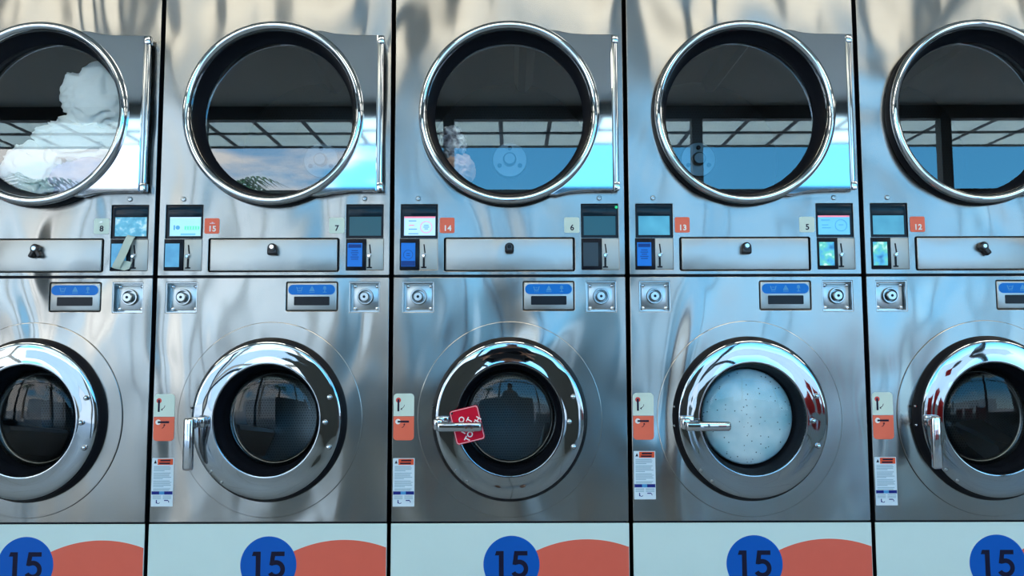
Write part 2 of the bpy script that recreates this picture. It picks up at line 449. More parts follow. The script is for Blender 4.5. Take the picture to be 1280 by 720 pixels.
def screen_art(kind, sa, sb):
    w = sb - sa; cx = (sa + sb) / 2; y = .0078; t = MB()
    if kind == 'lcd_white':
        t.box((cx, y, 1.5095), (w * .98, .001, .0055), M['pink'])
        t.lathe([(.0185, y - .0005), (.0205, y - .0005), (.0205, y + .0005), (.0185, y + .0005)], M['pink'], (sa + w * .71, 0, 1.4755), 1, 40, closed=True)
        for x, z, ww in ((.27, 1.497, .026), (.24, 1.482, .018), (.28, 1.4685, .028), (.3, 1.453, .034)):
            t.box((sa + w * x, y, z), (ww, .001, .0028), M['blue_px'] if z != 1.482 else M['pink'])
        for i, ww in enumerate((.016, .02, .012)): t.box((sa + w * .71, y, 1.4815 - i * .006), (ww, .001, .0025), M['blue_px'])
    elif kind == 'lcd_blue':
        t.box((cx, y, 1.5095), (w * .98, .001, .0055), M['pink'])
        t.lathe([(.0185, y - .0005), (.0208, y - .0005), (.0208, y + .0005), (.0185, y + .0005)], M['blue_px'], (sa + w * .72, 0, 1.4785), 1, 40, closed=True)
        for x, z, ww in ((.24, 1.497, .03), (.22, 1.480, .022), (.26, 1.470, .03), (.72, 1.48, .016)):
            t.box((sa + w * x, y, z), (ww, .001, .0028), M['blue_px'])
    elif kind == 'lcd_pale':
        t.box((cx, y, 1.5095), (w * .98, .001, .004), M['lcd_white'])
        t.rod((sa + w * .26, 0, 1.476), .007, y - .0005, y + .0005, M['blue_px'], n=20)
        t.box((sa + w * .15, y, 1.476), (.004, .001, .016), M['blue_px'])
        for i in range(6): t.box((sa + w * (.5 + .085 * i), y, 1.4745), (.0055, .001, .010), M['green_px'])
        t.box((sa + w * .7, y, 1.4805), (.05, .001, .0014), M['green_px']).box((sa + w * .7, y, 1.4685), (.05, .001, .0014), M['green_px'])
        t.box((cx + .01, y, 1.453), (.05, .001, .006), M['lcd_blue'])
    else: return None
    return t.mesh('screen_graphics')

LABELS_D = [
 'stainless dryer at left end holding white towels, pale tile 8',
 'stainless stacked dryer with orange tile 15 and pale tile 7',
 'stainless stacked dryer with orange tile 14 and pale tile 6',
 'stainless stacked dryer with orange tile 13 and pale tile 5',
 'stainless dryer at right end with orange tile 12']
SCREENS = [  # (left display, left reader, left reader print, right display, right reader, right print)
 ('lcd_dim', 'reader_cyan', None, 'lcd_sky', 'reader_cyan', None),
 ('lcd_pale', 'reader_cyan', None, 'lcd_off', 'reader_blue', 'icon_text'),
 ('lcd_white', 'reader_blue', 'icon_round', 'lcd_off', 'reader_dark', None),
 ('lcd_dim', 'reader_blue', 'icon_text', 'lcd_blue', 'reader_mottled', None),
 ('lcd_dim', 'reader_mottled', None, 'lcd_off', 'reader_blue', None)]
NUM = [(None, '8'), ('15', '7'), ('14', '6'), ('13', '5'), ('12', None)]
KN = [1, 3, 0, 3, 2]
CX = [(k - 2) * PITCH for k in range(5)]

for k in range(5):
    t = thing('dryer', LABELS_D[k], 'dryer', (CX[k], 0, ZW), 'stacked dryers')
    part('front_panel', D['panel'], t); part('cabinet', D['cabinet'], t)
    d = part('drum', D['drum'], t, label='perforated metal drum'); part('drum_hub', D['hub'], d)
    for m in lf: part('drum_lifter', m, d)
    d = part('door', D['door'], t, label='polished chrome door ring')
    part('door_gasket', D['gasket'], d, label='black door gasket'); part('door_glass', D['glass'], d)
    part('hinge_plate', D['hinge_plate'], d); part('hinge_rod', D['hinge_rod'], d)
    for m in D['hinge_knuckle']: part('hinge_knuckle', m, d)
    for m in D['screw']: part('screw', m, t)
    dd = part('lint_drawer', D['drawer'], t); part('drawer_lock', D['knob'][KN[k]], dd, label='black lock knob')
    scr = SCREENS[k]
    for s, o in (('L', 0), ('R', 3)):
        ct, rd = D['ctl'][s], D['rd'][s]
        b = part('control_display', ct['bezel'], t, label='black framed control display')
        part('display_hood', ct['lens'], b); part('screen', ct['screen'][scr[o]], b)
        art = screen_art(scr[o], *((-.3595, -.2525) if s == 'L' else (.2535, .3625)))
        if art: part('screen_graphics', art, b)
        if k == 2 and s == 'R':
            part('indicator_lamp', MB().rod((.3655, 0, 1.542), .005, .002, .006, M['green_lamp'], .001, n=16).mesh('indicator_lamp'), b, label='green indicator lamp')
        b = part('card_reader', rd['body'], t, label='black card reader'); part('reader_screen', rd['screen'][scr[o + 1]], b)
        if scr[o + 2]: part('reader_symbol', rd[scr[o + 2]], b)
        b = part('coin_plate', rd['plate'], t)
        part('coin_slot', rd['slot'], b); part('coin_return', rd['slot2'], b); part('coin_lever', rd['lever'], b)
    lo, ro = NUM[k]
    b = part('number_tile', D['tile_o'], t, label='orange number tile')
    if lo:
        me = text_mesh('numeral', lo, .026, M['white'], .0008, spacing=1.1)
        part('numeral', me, b, (-.2105, -.0020, 1.4695))
        if k == 1:
            g = MB().rod((-.210, 0, 1.490), .0035, -.0022, -.0016, M['tag_edge'], n=16).box((-.216, -.002, 1.4885), (.006, .0006, .003), M['tag_edge']).box((-.2045, -.002, 1.4885), (.005, .0006, .003), M['tag_edge'])
            part('tile_mark', g.mesh('tile_mark'), b)
    b = part('number_tile', D['tile_p'], t, label='pale number tile')
    if ro:
        me = text_mesh('numeral', ro, .027, M['ink'], .0006)
        part('numeral', me, b, (.2135, -.0020, 1.4705))
        if k == 0:
            g = MB().box((.2115, -.002, 1.494), (.010, .0006, .004), M['satin'])
            part('tile_mark', g.mesh('tile_mark'), b)

# ------------------------------------------------------------------ washer meshes
W = {}
c = (0, 0, WZ)
LK = [(-.361, -.257), (.2585, .3605)]
WH = [ell(0, WZ, .235, WE), rrect(.0445, .220, 1.1885, 1.2885, .007)]
for a, b in LK: WH.append(rrect(a, b, 1.1845, 1.288, .001))
W['panel'] = holed('washer_front_panel', rrect(-HW, HW, ZP + .003, ZW - .004, .003), WH, 0, .004, M['steel_low'])
W['cabinet'] = shell(ZP, ZW, 'washer_cabinet')
W['surround'] = holed('door_surround', ell(0, WZ, .3085, WE, 128), [ell(0, WZ, .236, WE, 128)], -.0045, .0, M['steel_low'], .0022)
W['gasket'] = MB().lathe([(.2375, .002), (.2585, -.002), (.2585, -.010), (.250, -.026), (.2475, -.036), (.236, -.037)], M['black'], c, WE, 128).lathe(
    [(.1725, -.049), (.1715, -.03), (.168, -.012), (.161, .0), (.159, .03), (.156, .052), (.165, .057)], M['black'], c, WE, 96).mesh('door_gasket')
W['door'] = MB().lathe([(.237, -.034), (.2435, -.034), (.2455, -.0385), (.2445, -.0425), (.2415, -.0440), (.2345, -.0452), (.210, -.0453), (.181, -.0455), (.1765, -.0463), (.1735, -.0450), (.1722, -.044), (.172, -.036)],
                       M['door_steel'], c, WE, 144).mesh('door_ring', 40)
W['glass'] = MB().lathe([(.1565, .006), (.156, .001), (.13, -.006), (.10, -.0115), (.06, -.0155), (.02, -.017), (.0, -.0171)], M['bowl'], (0, 0, WZ + .003), WE, 96).mesh('porthole_glass', 80)
bm_ = MB()
W['bolts'] = [MB().lathe([(.0085, -.04), (.0085, -.052), (.006, -.056), (.002, -.0575)], M['chrome'], (x, 0, z), 1, 20, cap1=True).mesh('door_bolt')
              for x, z in ((.209, .903), (.195, .822), (.209, .741))]
W['bolts'] += [MB().lathe([(.0045, -.04), (.0045, -.048), (.002, -.0505)], M['satin'], (x, 0, z), 1, 14, cap1=True).mesh('door_screw') for x, z in ((-.176, .664), (-.141, .629))]
W['bolts'] += [MB().lathe([(.004, -.018), (.004, -.024), (.002, -.026)], M['chrome'], (-.2545, 0, z), 1, 14, cap1=True).mesh('strike_screw') for z in (.868, .806)]
WR = .235
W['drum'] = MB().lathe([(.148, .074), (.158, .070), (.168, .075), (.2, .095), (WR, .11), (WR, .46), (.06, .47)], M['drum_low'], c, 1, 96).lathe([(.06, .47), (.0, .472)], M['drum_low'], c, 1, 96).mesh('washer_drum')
W['lip'] = MB().lathe([(.139, .066), (.1405, .060), (.1445, .058), (.149, .062), (.149, .072), (.139, .072)], M['lifter'], c, WE, 96, closed=True).mesh('drum_lip', 60)
W['back'] = None
W['lifters'] = []
for kk in range(3):
    a = radians(75 + 120 * kk); b = MB(); b._mi(M['lifter'])
    pr = [(-.06, 0), (-.03, .05), (-.008, .085), (.008, .085), (.03, .05), (.06, 0)]
    A = [b.bm.verts.new(Vector((cos(a) * (WR - .004 - h) - sin(a) * x, .12, WZ + sin(a) * (WR - .004 - h) + cos(a) * x))) for x, h in pr]
    B = [b.bm.verts.new(Vector((cos(a + .35) * (WR - .004 - h) - sin(a + .35) * x, .45, WZ + sin(a + .35) * (WR - .004 - h) + cos(a + .35) * x))) for x, h in pr]
    b.bm.faces.new(A); b.bm.faces.new(B[::-1])
    for i in range(6): b.bm.faces.new((A[i], B[i], B[(i + 1) % 6], A[(i + 1) % 6]))
    W['lifters'].append(b.mesh('drum_lifter'))
def handle(down):
    """grip that turns on a pivot at the left edge of the door"""
    px, pz = -.232, .8235
    t = MB()
    t.box((px + .012, -.050, pz), (.046, .020, .034), M['chrome'], .005, 3)
    t.rod((px, 0, pz), .0125, -.098, -.048, M['chrome'], .004, n=28)
    t.mesh
    if down:
        t.box((px + .001, -.098, pz - .066), (.033, .021, .168), M['chrome'], .009, 4)
        t.box((px + .001, -.086, pz - .004), (.036, .030, .030), M['chrome'], .008, 3)
    else:
        t.box((px + .070, -.098, pz - .013), (.146, .021, .030), M['chrome'], .009, 4)
        t.box((px + .001, -.085, pz - .006), (.032, .030, .036), M['chrome'], .008, 3)
    return t.mesh('door_handle')
W['handle'] = [handle(False), handle(True)]
dp = MB(); dp.box((.1322, .004, 1.2385), (.1705, .012, .0965), M['steel_flat'], .005, 3)
dp.box((.1322, .013, 1.2385), (.1745, .008, .099), M['navy'])
W['display'] = dp.mesh('display_panel')
W['strip'] = holed('icon_strip', rrect(.0525, .2110, 1.2445, 1.2785, .0168, 10), [], -.0035, -.002, M['strip_blue'], .0003)
def icons():
    t = MB(); y0, y1 = -.0042, -.0034; m = M['icon_blue']; z = 1.2625
    t.prism([(.080, z + .008), (.083, z + .008), (.086, z - .003), (.096, z - .003), (.099, z + .008), (.102, z + .008), (.098, z - .006), (.084, z - .006)], y0, y1, m)
    for i in range(3): t.box((.086 + i * .005, -.0038, z - .010), (.002, .0008, .003), m)
    for i in range(3): t.box((.087 + i * .004, -.0038, z + .004), (.0014, .0008, .005), m)
    t.prism([(.1315, z + .010), (.1345, z + .010), (.1425, z - .006), (.1235, z - .006)], y0, y1, m).box((.133, -.0038, z - .010), (.018, .0008, .002), m)
    t.box((.176, -.0038, z), (.003, .0008, .018), m).box((.176, -.0038, z + .001), (.012, .0008, .0022), m).box((.176, -.0038, z - .010), (.012, .0008, .002), m)
    t.rod((.176, 0, z + .006), .005, y0, y1, m, n=14)
    return t.mesh('strip_symbol')
W['icons'] = icons()
W['window'] = holed('digit_window', rrect(.0725, .1925, 1.2085, 1.2385, .003), [], -.0032, .0, M['plastic'], .0004)
W['lock'] = []
for a, b in LK:
    z0, z1 = 1.185, 1.2875; dep = .034; cx = (a + b) / 2; cz = (z0 + z1) / 2
    tr = MB(); m = M['satin']
    tr.box((cx, dep, cz), (b - a, .003, z1 - z0), m)
    for x in (a + .0012, b - .0012): tr.box((x, dep / 2 + .001, cz), (.0022, dep - .002, z1 - z0), m)
    for z in (z0 + .0012, z1 - .0012): tr.box((cx, dep / 2 + .001, z), (b - a, dep - .002, .0022), m)
    tray = tr.mesh('coin_lock')
    pl = MB().box((cx + .002, dep - .008, cz + .001), (b - a - .016, .010, z1 - z0 - .018), M['satin'], .002)
    pl = pl.mesh('lock_plate')
    br = MB().lathe([(.0275, .020), (.0275, .010), (.0255, .007), (.0225, .007), (.0205, .012), (.0205, .026)], M['satin'], (cx + .001, 0, cz + .002), 1, 48)
    br.rod((cx, 0, cz + .001), .0165, -.006, .024, M['satin'], .003, n=40).rod((cx, 0, cz + .001), .0048, -.0066, -.005, M['plastic'], n=18)
    sc = [MB().lathe([(.006, dep - .012), (.006, dep - .017), (.003, dep - .019)], M['chrome'], (cx + sx * (b - a - .026) / 2 + .002, 0, cz + sz * (z1 - z0 - .026) / 2), 1, 16, cap1=True).mesh('lock_screw') for sx in (-1, 1) for sz in (-1, 1)]
    W['lock'].append((tray, pl, br.mesh('lock_barrel'), sc))
# handle position sticker and warning label, made once
sx0, sx1 = -.3885, -.3195
W['stk_top'] = holed('handle_sticker', rrect(sx0, sx1, .8375, .9125, .0125), [], -.0012, 0, M['tile_pale'], .0003)
def half_round(x0, x1, z0, z1, r):
    p = [(x0, z1), (x0, z0 + r)]
    p += [(x0 + r + r * cos(radians(180 + 9 * i)), z0 + r + r * sin(radians(180 + 9 * i))) for i in range(11)]
    p += [(x1 - r + r * cos(radians(270 + 9 * i)), z0 + r + r * sin(radians(270 + 9 * i))) for i in range(11)]
    return p + [(x1, z1)]
W['stk_top'] = holed('handle_sticker', [(x, 2 * .875 - z) for x, z in half_round(sx0, sx1, .8375, .9125, .0125)], [], -.0012, 0, M['tile_pale'], .0003)
W['stk_bot'] = holed('sticker_lower_half', half_round(sx0, sx1, .7575, .8365, .0125), [], -.0012, 0, M['tile_orange'], .0003)
def curl(cx, cz, r, a0, a1, w=.0016):
    o = [(cx + (r + w / 2) * cos(radians(a0 + (a1 - a0) * i / 10)), cz + (r + w / 2) * sin(radians(a0 + (a1 - a0) * i / 10))) for i in range(11)]
    return o + [(cx + (r - w / 2) * cos(radians(a1 - (a1 - a0) * i / 10)), cz + (r - w / 2) * sin(radians(a1 - (a1 - a0) * i / 10))) for i in range(11)]
y0, y1 = -.0020, -.0012
x = sx0 + .0165
t = MB().rod((x, 0, .8905), .0085, -.0018, -.0012, M['red_dot'], n=24)
t.box((x, -.0021, .8735), (.0062, .0010, .040), M['ink'], .0003)
t.prism(curl(x + .006, .876, .014, 280, 355), y0, y1, M['ink'])
t.prism([(x + .007, .8605), (x + .012, .8655), (x + .012, .8575)], y0, y1, M['ink'])
W['sym_top'] = t.mesh('handle_symbol')
t = MB().rod((x - .001, 0, .8195), .0088, -.0018, -.0012, M['white'], n=24)
t.box((x + .017, -.0021, .8195), (.038, .0010, .0062), M['ink'], .0003)
t.prism(curl(x + .010, .8095, .010, 280, 360), y0, y1, M['ink'])
t.prism([(x + .0165, .8085), (x + .0235, .8085), (x + .020, .8135)], y0, y1, M['ink'])
W['sym_bot'] = t.mesh('handle_symbol')
lx0, lx1, lz0, lz1 = -.3885, -.3165, .541, .699
W['label'] = holed('warning_label', rrect(lx0, lx1, lz0, lz1, .0015), [], -.0010, 0, M['label'], .0002)
t = MB(); t.prism([(lx0 + .006, .6815), (lx0 + .0155, .6815), (lx0 + .0108, .6925)], y0, -.001, M['ink'])
W['lab_tri'] = t.mesh('warning_triangle')
t = MB().box((.5 * (lx0 + .0185 + lx1 - .003), -.0014, .687), (lx1 - lx0 - .0215, .0008, .0195), M['label_orange'])
t.box((lx0 + .044, -.0019, .6912), (.034, .0006, .0052), M['ink']).box((lx0 + .042, -.0019, .6822), (.036, .0006, .0052), M['ink'])
W['lab_head'] = t.mesh('warning_header')
t = MB(); rnd = random.Random(3)
z = .6715
for i in range(17):
    if i in (4, 9, 14): z -= .0028
    ww = (lx1 - lx0 - .012) * (rnd.uniform(.45, .7) if i in (3, 8, 13) else rnd.uniform(.86, 1))
    t.box((lx0 + .006 + ww / 2, -.0013, z), (ww, .0006, .0021), M['label_text']); z -= .0046
for i in range(3):
    for xx in (lx0 + .005, lx0 + .039): t.box((xx + .014, -.0013, .5755 - i * .0044), (.028, .0006, .0019), M['label_text'])
W['lab_text'] = t.mesh('label_print')
t = MB().box(((lx0 + lx1) / 2 - .022, -.0014, .5855), (.025, .0008, .0105), M['label_blue']).box(((lx0 + lx1) / 2 + .021, -.0014, .5855), (.027, .0008, .0105), M['label_blue'])
t.box(((lx0 + lx1) / 2 - .001, -.0014, .5855), (.017, .0008, .0105), M['icon_blue'])
W['lab_band'] = t.mesh('label_band')
t = MB().box((lx0 + .018, -.0014, .557), (.003, .0008, .011), M['label_blue']).prism(curl(lx0 + .024, .556, .005, 180, 340, .002), y0, -.001, M['label_blue'])
t.box((lx0 + .050, -.0014, .561), (.013, .0008, .003), M['label_blue']).prism(curl(lx0 + .054, .556, .005, -20, 90, .002), y0, -.001, M['label_blue'])
W['lab_icon'] = t.mesh('label_symbol')

LABELS_W = [
 'stainless washer at left end, beneath the dryer with white towels',
 'stainless washer with handle down, beneath the dryers tiled 15 and 7',
 'stainless washer with a red tag hung on its handle',
 'stainless washer with soapy water filling its round window',
 'stainless washer at right end with handle turned down']
DOWN = [0, 1, 0, 0, 1]
for k in range(5):
    t = thing('washer', LABELS_W[k], 'washing machine', (CX[k], 0, ZP), 'front loading washers')
    part('front_panel', W['panel'], t); part('cabinet', W['cabinet'], t)
    part('door_surround', W['surround'], t)
    d = part('drum', W['drum'], t, label='perforated steel drum'); part('drum_lip', W['lip'], d)
    if k != 3:
        for m in W['lifters']: part('drum_lifter', m, d)
    d = part('door', W['door'], t, label='polished steel porthole door')
    part('door_gasket', W['gasket'], d, label='black rubber gasket'); part('porthole_glass', W['glass'], d)
    part('door_handle', W['handle'][DOWN[k]], d, label='chrome handle turned down' if DOWN[k] else 'chrome handle held level')
    for m in W['bolts']: part(m.name.split('.')[0], m, d)
    b = part('display_panel', W['display'], t)
    s = part('icon_strip', W['strip'], b, label='blue rounded symbol strip'); part('digit_window', W['window'], b, label='black display window')
    part('strip_symbol', W['icons'], b)
    for tray, pl, br, sc in W['lock']:
        b = part('coin_lock', tray, t); part('lock_plate', pl, b); part('lock_barrel', br, b)
        for m in sc: part('lock_screw', m, b)
    b = part('handle_sticker', W['stk_top'], t, label='pale and orange handle position sticker')
    part('sticker_lower_half', W['stk_bot'], b); part('handle_symbol', W['sym_top'], b); part('handle_symbol', W['sym_bot'], b)
    b = part('warning_label', W['label'], t, label='white printed warning label')
    dz = -ZP + {3: .0215, 1: .002}.get(k, 0.)
    b.location = (0, 0, dz)
    for nm, kk in (('warning_triangle', 'lab_tri'), ('warning_header', 'lab_head'), ('label_print', 'lab_text'), ('label_band', 'lab_band'), ('label_symbol', 'lab_icon')): part(nm, W[kk], b)

# ------------------------------------------------------------------ plinths
pf = holed('plinth_front', rrect(-HW - .001, HW + .001, .004, ZP - .003, .002), [], 0, .004, M['white_panel'])
pbx = MB().box((0, .41, ZP / 2), (2 * HW - .012, .80, ZP), M['navy']).mesh('plinth_box')
zc = .353
disc = MB().lathe([(.0925, -.0008), (.0925, 0)], M['blue'], (.0046, 0, zc), 1, 72, cap0=True, cap1=True).mesh('blue_disc')
ro = .398; zo = .4335 - ro; xo = .253; pts = []
for i in range(200):
    a = radians(180 * i / 199); p = (xo + ro * 1.0 * cos(a), zo + ro * sin(a)); pts.append(p)
pts = [p for p in pts if p[0] < HW - .001 and p[1] > .01]
zr = zo + math.sqrt(ro ** 2 - (HW - .001 - xo) ** 2); zl = .01
pts = [(HW - .001, .01), (HW - .001, zr)] + pts + [(pts[-1][0], .01)]
od = MB().prism(pts, -.0006, 0, M['orange']).mesh('orange_arc')
u = .00264; cx5 = .0046
one = MB()
px = lambda x, z: (cx5 + x * u, zc + z * u)
one.prism([px(-9.75, 16.5), px(-9.75, -15.5), px(-15.75, -15.5), px(-15.75, 11.2), px(-20.75, 11.2), px(-19.0, 16.5)], -.0014, -.0008, M['ink'])
o5 = [(20, 16.5), (20, 11), (8.4, 11), (7.5, 5.2)]
cxx, czz, R1, R0 = 9.6, -5.2, 11.3, 5.6
outer = [(cxx + R1 * cos(radians(a)), czz + R1 * sin(radians(a))) for a in range(110, -151, -10)]
inner = [(cxx + R0 * cos(radians(a)), czz + R0 * sin(radians(a))) for a in range(-150, 116, 10)]
five = o5 + outer[1:] + inner + [(4.6, -.6), (1.2, .2), (3.6, 16.5)]
one.prism([px(*p) for p in five], -.0014, -.0008, M['ink'])
num15 = one.mesh('numeral')
WHERE = ['beneath the leftmost washer', 'beneath the second washer from left', 'beneath the washer with the red tag', 'beneath the washer full of soapy water', 'beneath the rightmost washer']
for k in range(5):
    t = thing('machine_plinth', 'white plinth with blue 15 disc and orange arc, ' + WHERE[k], 'plinth', (CX[k], 0, 0), 'white plinths under the machines')
    part('plinth_front', pf, t); part('plinth_box', pbx, t, label='dark box')
    b = part('blue_disc', disc, t, label='blue disc'); part('numeral', num15, b)
    part('orange_arc', od, t, label='orange arc')

# ------------------------------------------------------------------ red tag on the handle
x0, z0 = -.1375, .815
t = thing('warning_tag', 'red DO NOT TOUCH tag tucked behind a washer handle', 'tag', (x0, -.0815, z0))
R = Matrix.Rotation(radians(-13.5), 4, 'Y')
me = holed('tag_board', rrect(-.0475, .0475, -.056, .056, .009), [ell(-.0395, .047, .0035, 1, 16)], -.0012, .0012, M['tag_red'], .0004)
def tagpart(n, me, p=None):
    me.transform(R) ; o = bpy.data.objects.new(n, me); C.objects.link(o); o.parent = p or t; return o
bd = tagpart('tag_board', me)
me = holed('tag_border', rrect(-.0455, .0455, -.054, .054, .008), [rrect(-.0437, .0437, -.0522, .0522, .007)], -.0017, -.0011, M['tag_edge'], .0001)
tagpart('tag_border', me, bd)
me = text_mesh('tag_lettering', 'DO\nNOT\nTOUCH', .0245, M['white'], .0006, lines=.95, align='CENTER', spacing=1.0)
me.transform(Matrix.Rotation(radians(-48), 4, 'Y')); me.transform(Matrix.Translation((-.002, -.0016, -.002)))
tagpart('tag_lettering', me, bd)

# ------------------------------------------------------------------ paper strip over the coin plate of the leftmost dryer
b = MB(); mstrip = pbr('pale_strap', (.50, .60, .54), .7); b._mi(mstrip)
pth = [(.317, -.004, 1.447), (.316, -.014, 1.436), (.311, -.018, 1.420), (.303, -.021, 1.395), (.292, -.022, 1.368), (.279, -.020, 1.345), (.273, -.014, 1.334), (.283, -.010, 1.331), (.300, -.010, 1.336), (.307, -.008, 1.360)]
L1 = []
for i, p in enumerate(pth):
    w = .0125
    L1.append([b.bm.verts.new((p[0] + s * w + (0 if i < 7 else .004 * s), p[1] + dy, p[2] - s * .003)) for s, dy in ((-1, 0), (1, .002), (1, .0032), (-1, .0012))])
for A, B in zip(L1, L1[1:]):
    for i in range(4): b.bm.faces.new((A[i], A[(i + 1) % 4], B[(i + 1) % 4], B[i]))
b.bm.faces.new(L1[0]); b.bm.faces.new(L1[-1])
me = b.mesh('strap'); me.transform(Matrix.Translation((-.001, 0, -1.33)))
solo('strap', me, 'pale strap dangling over the coin plate below a cyan screen', 'strap', (CX[0], 0, 1.33))

# ------------------------------------------------------------------ laundry and suds
def cloth_lump(name, center, size, seed, mat, folds=1., squash=None, sub=5):
    """a bunched cloth: a ball creased by sharp folds, its foot pressed flat or against the drum"""
    bm = bmesh.new(); bmesh.ops.create_icosphere(bm, subdivisions=sub, radius=1)
    off = Vector((seed * 13.1, seed * 7.7, seed * 3.3))
    for v in bm.verts:
        d = v.co.normalized(); q = d * 1.15 + off
        w = noise.noise(q * .9) * .30
        warp = Vector((noise.noise(q * 1.3 + Vector((5, 0, 0))), noise.noise(q * 1.3 + Vector((0, 9, 0))), noise.noise(q * 1.3 + Vector((0, 0, 3)))))
        qq = Vector((q.x * 1.0, q.y * 1.5, q.z * 2.2)) + warp * .9
        rdg = 1 - abs(noise.noise(qq * 1.25)) * 2.2
        rdg2 = 1 - abs(noise.noise(qq * 2.7)) * 2.0
        r = 1 + w + folds * (.17 * max(rdg, -.6) + .06 * max(rdg2, -.6))
        p = d * r
        v.co = Vector((p.x * size[0], p.y * size[1], p.z * size[2])) + Vector(center)
    if squash: squash(bm)
    me = bpy.data.meshes.new(name); bm.to_mesh(me); bm.free(); me.materials.append(mat); fin(me, 0)
    me.polygons.foreach_set('use_smooth', [True] * len(me.polygons))
    return me
def in_drum(cx):
    def f(bm):
        for v in bm.verts:
            dx, dz = v.co.x - cx, v.co.z - DZ; r = math.hypot(dx, dz)
            if r > DR - .006: v.co.x = cx + dx / r * (DR - .006); v.co.z = DZ + dz / r * (DR - .006)
            v.co.y = min(max(v.co.y, .072), .60)
    return f
M['towel'] = noisy('white_towelling', [(.80, .86, .85), (.88, .92, .91)], 60, .9)
M['lilac'] = noisy('lilac_reflection_lump', [(.36, .38, .55), (.52, .54, .70)], 30, .9)
M['green_reflection'] = noisy('green_reflection_lump', [(.02, .22, .14), (.06, .38, .24)], 30, .9)
M['peach'] = noisy('peach_cotton', [(.70, .36, .24), (.85, .60, .48)], 24, .9)
M['print'] = noisy('grey_printed_cotton', [(.03, .03, .05), (.30, .30, .34), (.75, .75, .76)], 34, .9, pos=(.3, .65))
M['dark_cloth'] = noisy('dark_striped_cotton', [(.015, .02, .025), (.06, .07, .07)], 90, .9)
def cloth(label, me, cat='laundry', group=None, name='laundry'):
    return solo(name, me, label, cat, group=group)
x = CX[0]
G = 'laundry in the left end dryer'
cloth('white towel standing tall at the top of the laundry heap', cloth_lump('towel', (x + .130, .130, 1.955), (.125, .055, .112), 1, M['towel'], 1., in_drum(x)), 'towel', G, 'towel')
cloth('white towel bunched in the middle of the laundry heap', cloth_lump('towel', (x + .075, .135, 1.815), (.150, .060, .075), 2, M['towel'], 1.2, in_drum(x)), 'towel', G, 'towel')
cloth('white towel curled at the right edge of the laundry heap', cloth_lump('towel', (x + .205, .128, 1.785), (.085, .055, .085), 3, M['towel'], 1.2, in_drum(x)), 'towel', G, 'towel')
cloth('lilac lump standing in for a reflection at the foot of the white towels', cloth_lump('shirt', (x + .10, .125, 1.665), (.12, .055, .070), 4, M['lilac'], 1.3, in_drum(x)), 'shirt', G, 'shirt')  # lilac part of the glass reflection, built as a bunched shape
cloth('pale lump standing in for a reflection at the lower left of the laundry heap', cloth_lump('towel', (x - .100, .122, 1.690), (.100, .055, .085), 5, M['towel'], 1.5, in_drum(x)), 'towel', G, 'towel')  # white reflection low in the glass, built as a bunched shape
cloth('green lump standing in for a reflection at the lower right of the laundry heap', cloth_lump('cloth', (x + .215, .120, 1.672), (.050, .050, .055), 6, M['green_reflection'], 1.3, in_drum(x)), 'cloth', G, 'cloth')  # green of the mirrored palms, built as a bunched shape
x = CX[1]
cloth('dark striped clothing lying low in the dryer tiled 15', cloth_lump('garment', (x - .02, .14, 1.640), (.115, .07, .065), 8, M['dark_cloth'], 1., in_drum(x)), 'clothing', None, 'garment')
x = CX[2]
cloth('grey printed shirt against the left side of the dryer tiled 14', cloth_lump('shirt', (x - .205, .15, 1.795), (.040, .06, .062), 9, M['print'], 1.3, in_drum(x)), 'shirt', None, 'shirt')
cloth('peach garment at the lower left of the dryer tiled 14', cloth_lump('garment', (x - .187, .15, 1.705), (.050, .06, .052), 10, M['peach'], 1.3, in_drum(x)), 'clothing', None, 'garment')

# soapy water: speckled suds pressed against the inside of the porthole
m, nt, bs = new_mat('soap_suds'); L = nt.links.new
geo = N(nt, 'ShaderNodeNewGeometry')
n1 = N(nt, 'ShaderNodeTexNoise', i_Scale=7., i_Detail=3.); L(geo.outputs['Position'], n1.inputs['Vector'])
rp = N(nt, 'ShaderNodeValToRGB'); L(n1.outputs[0], rp.inputs[0])
rp.color_ramp.elements[0].position = .36; rp.color_ramp.elements[0].color = (.22, .50, .62, 1)
rp.color_ramp.elements[1].position = .68; rp.color_ramp.elements[1].color = (.62, .77, .83, 1)
vo = N(nt, 'ShaderNodeTexVoronoi', i_Scale=70.); L(geo.outputs['Position'], vo.inputs['Vector'])
spk = math_node(nt, 'LESS_THAN', vo.outputs['Distance'], .15)
sel = N(nt, 'ShaderNodeSeparateColor'); L(vo.outputs['Color'], sel.inputs[0])
spk = math_node(nt, 'MULTIPLY', spk, math_node(nt, 'GREATER_THAN', sel.outputs[0], .30))
mx = N(nt, 'ShaderNodeMix', data_type='RGBA'); L(spk, mx.inputs['Factor']); L(rp.outputs[0], mx.inputs['A']); mx.inputs['B'].default_value = (.01, .05, .08, 1)
L(mx.outputs['Result'], bs.inputs['Base Color']); bs.inputs['Roughness'].default_value = .3
M['suds'] = m
me = MB().lathe([(.1535, .056), (.1525, .028), (.147, .020), (.12, .016), (.07, .0125), (0.0, .011)], M['suds'], (0, 0, WZ + .002), WE, 80).lathe([(.1535, .056), (.0, .057)], M['suds'], (0, 0, WZ + .002), WE, 80).mesh('soapy_water', 70)
solo('soapy_water', me, 'pale soapy water speckled with dark bits behind a porthole', 'soapy water', (CX[3], 0, 0), kind='stuff')

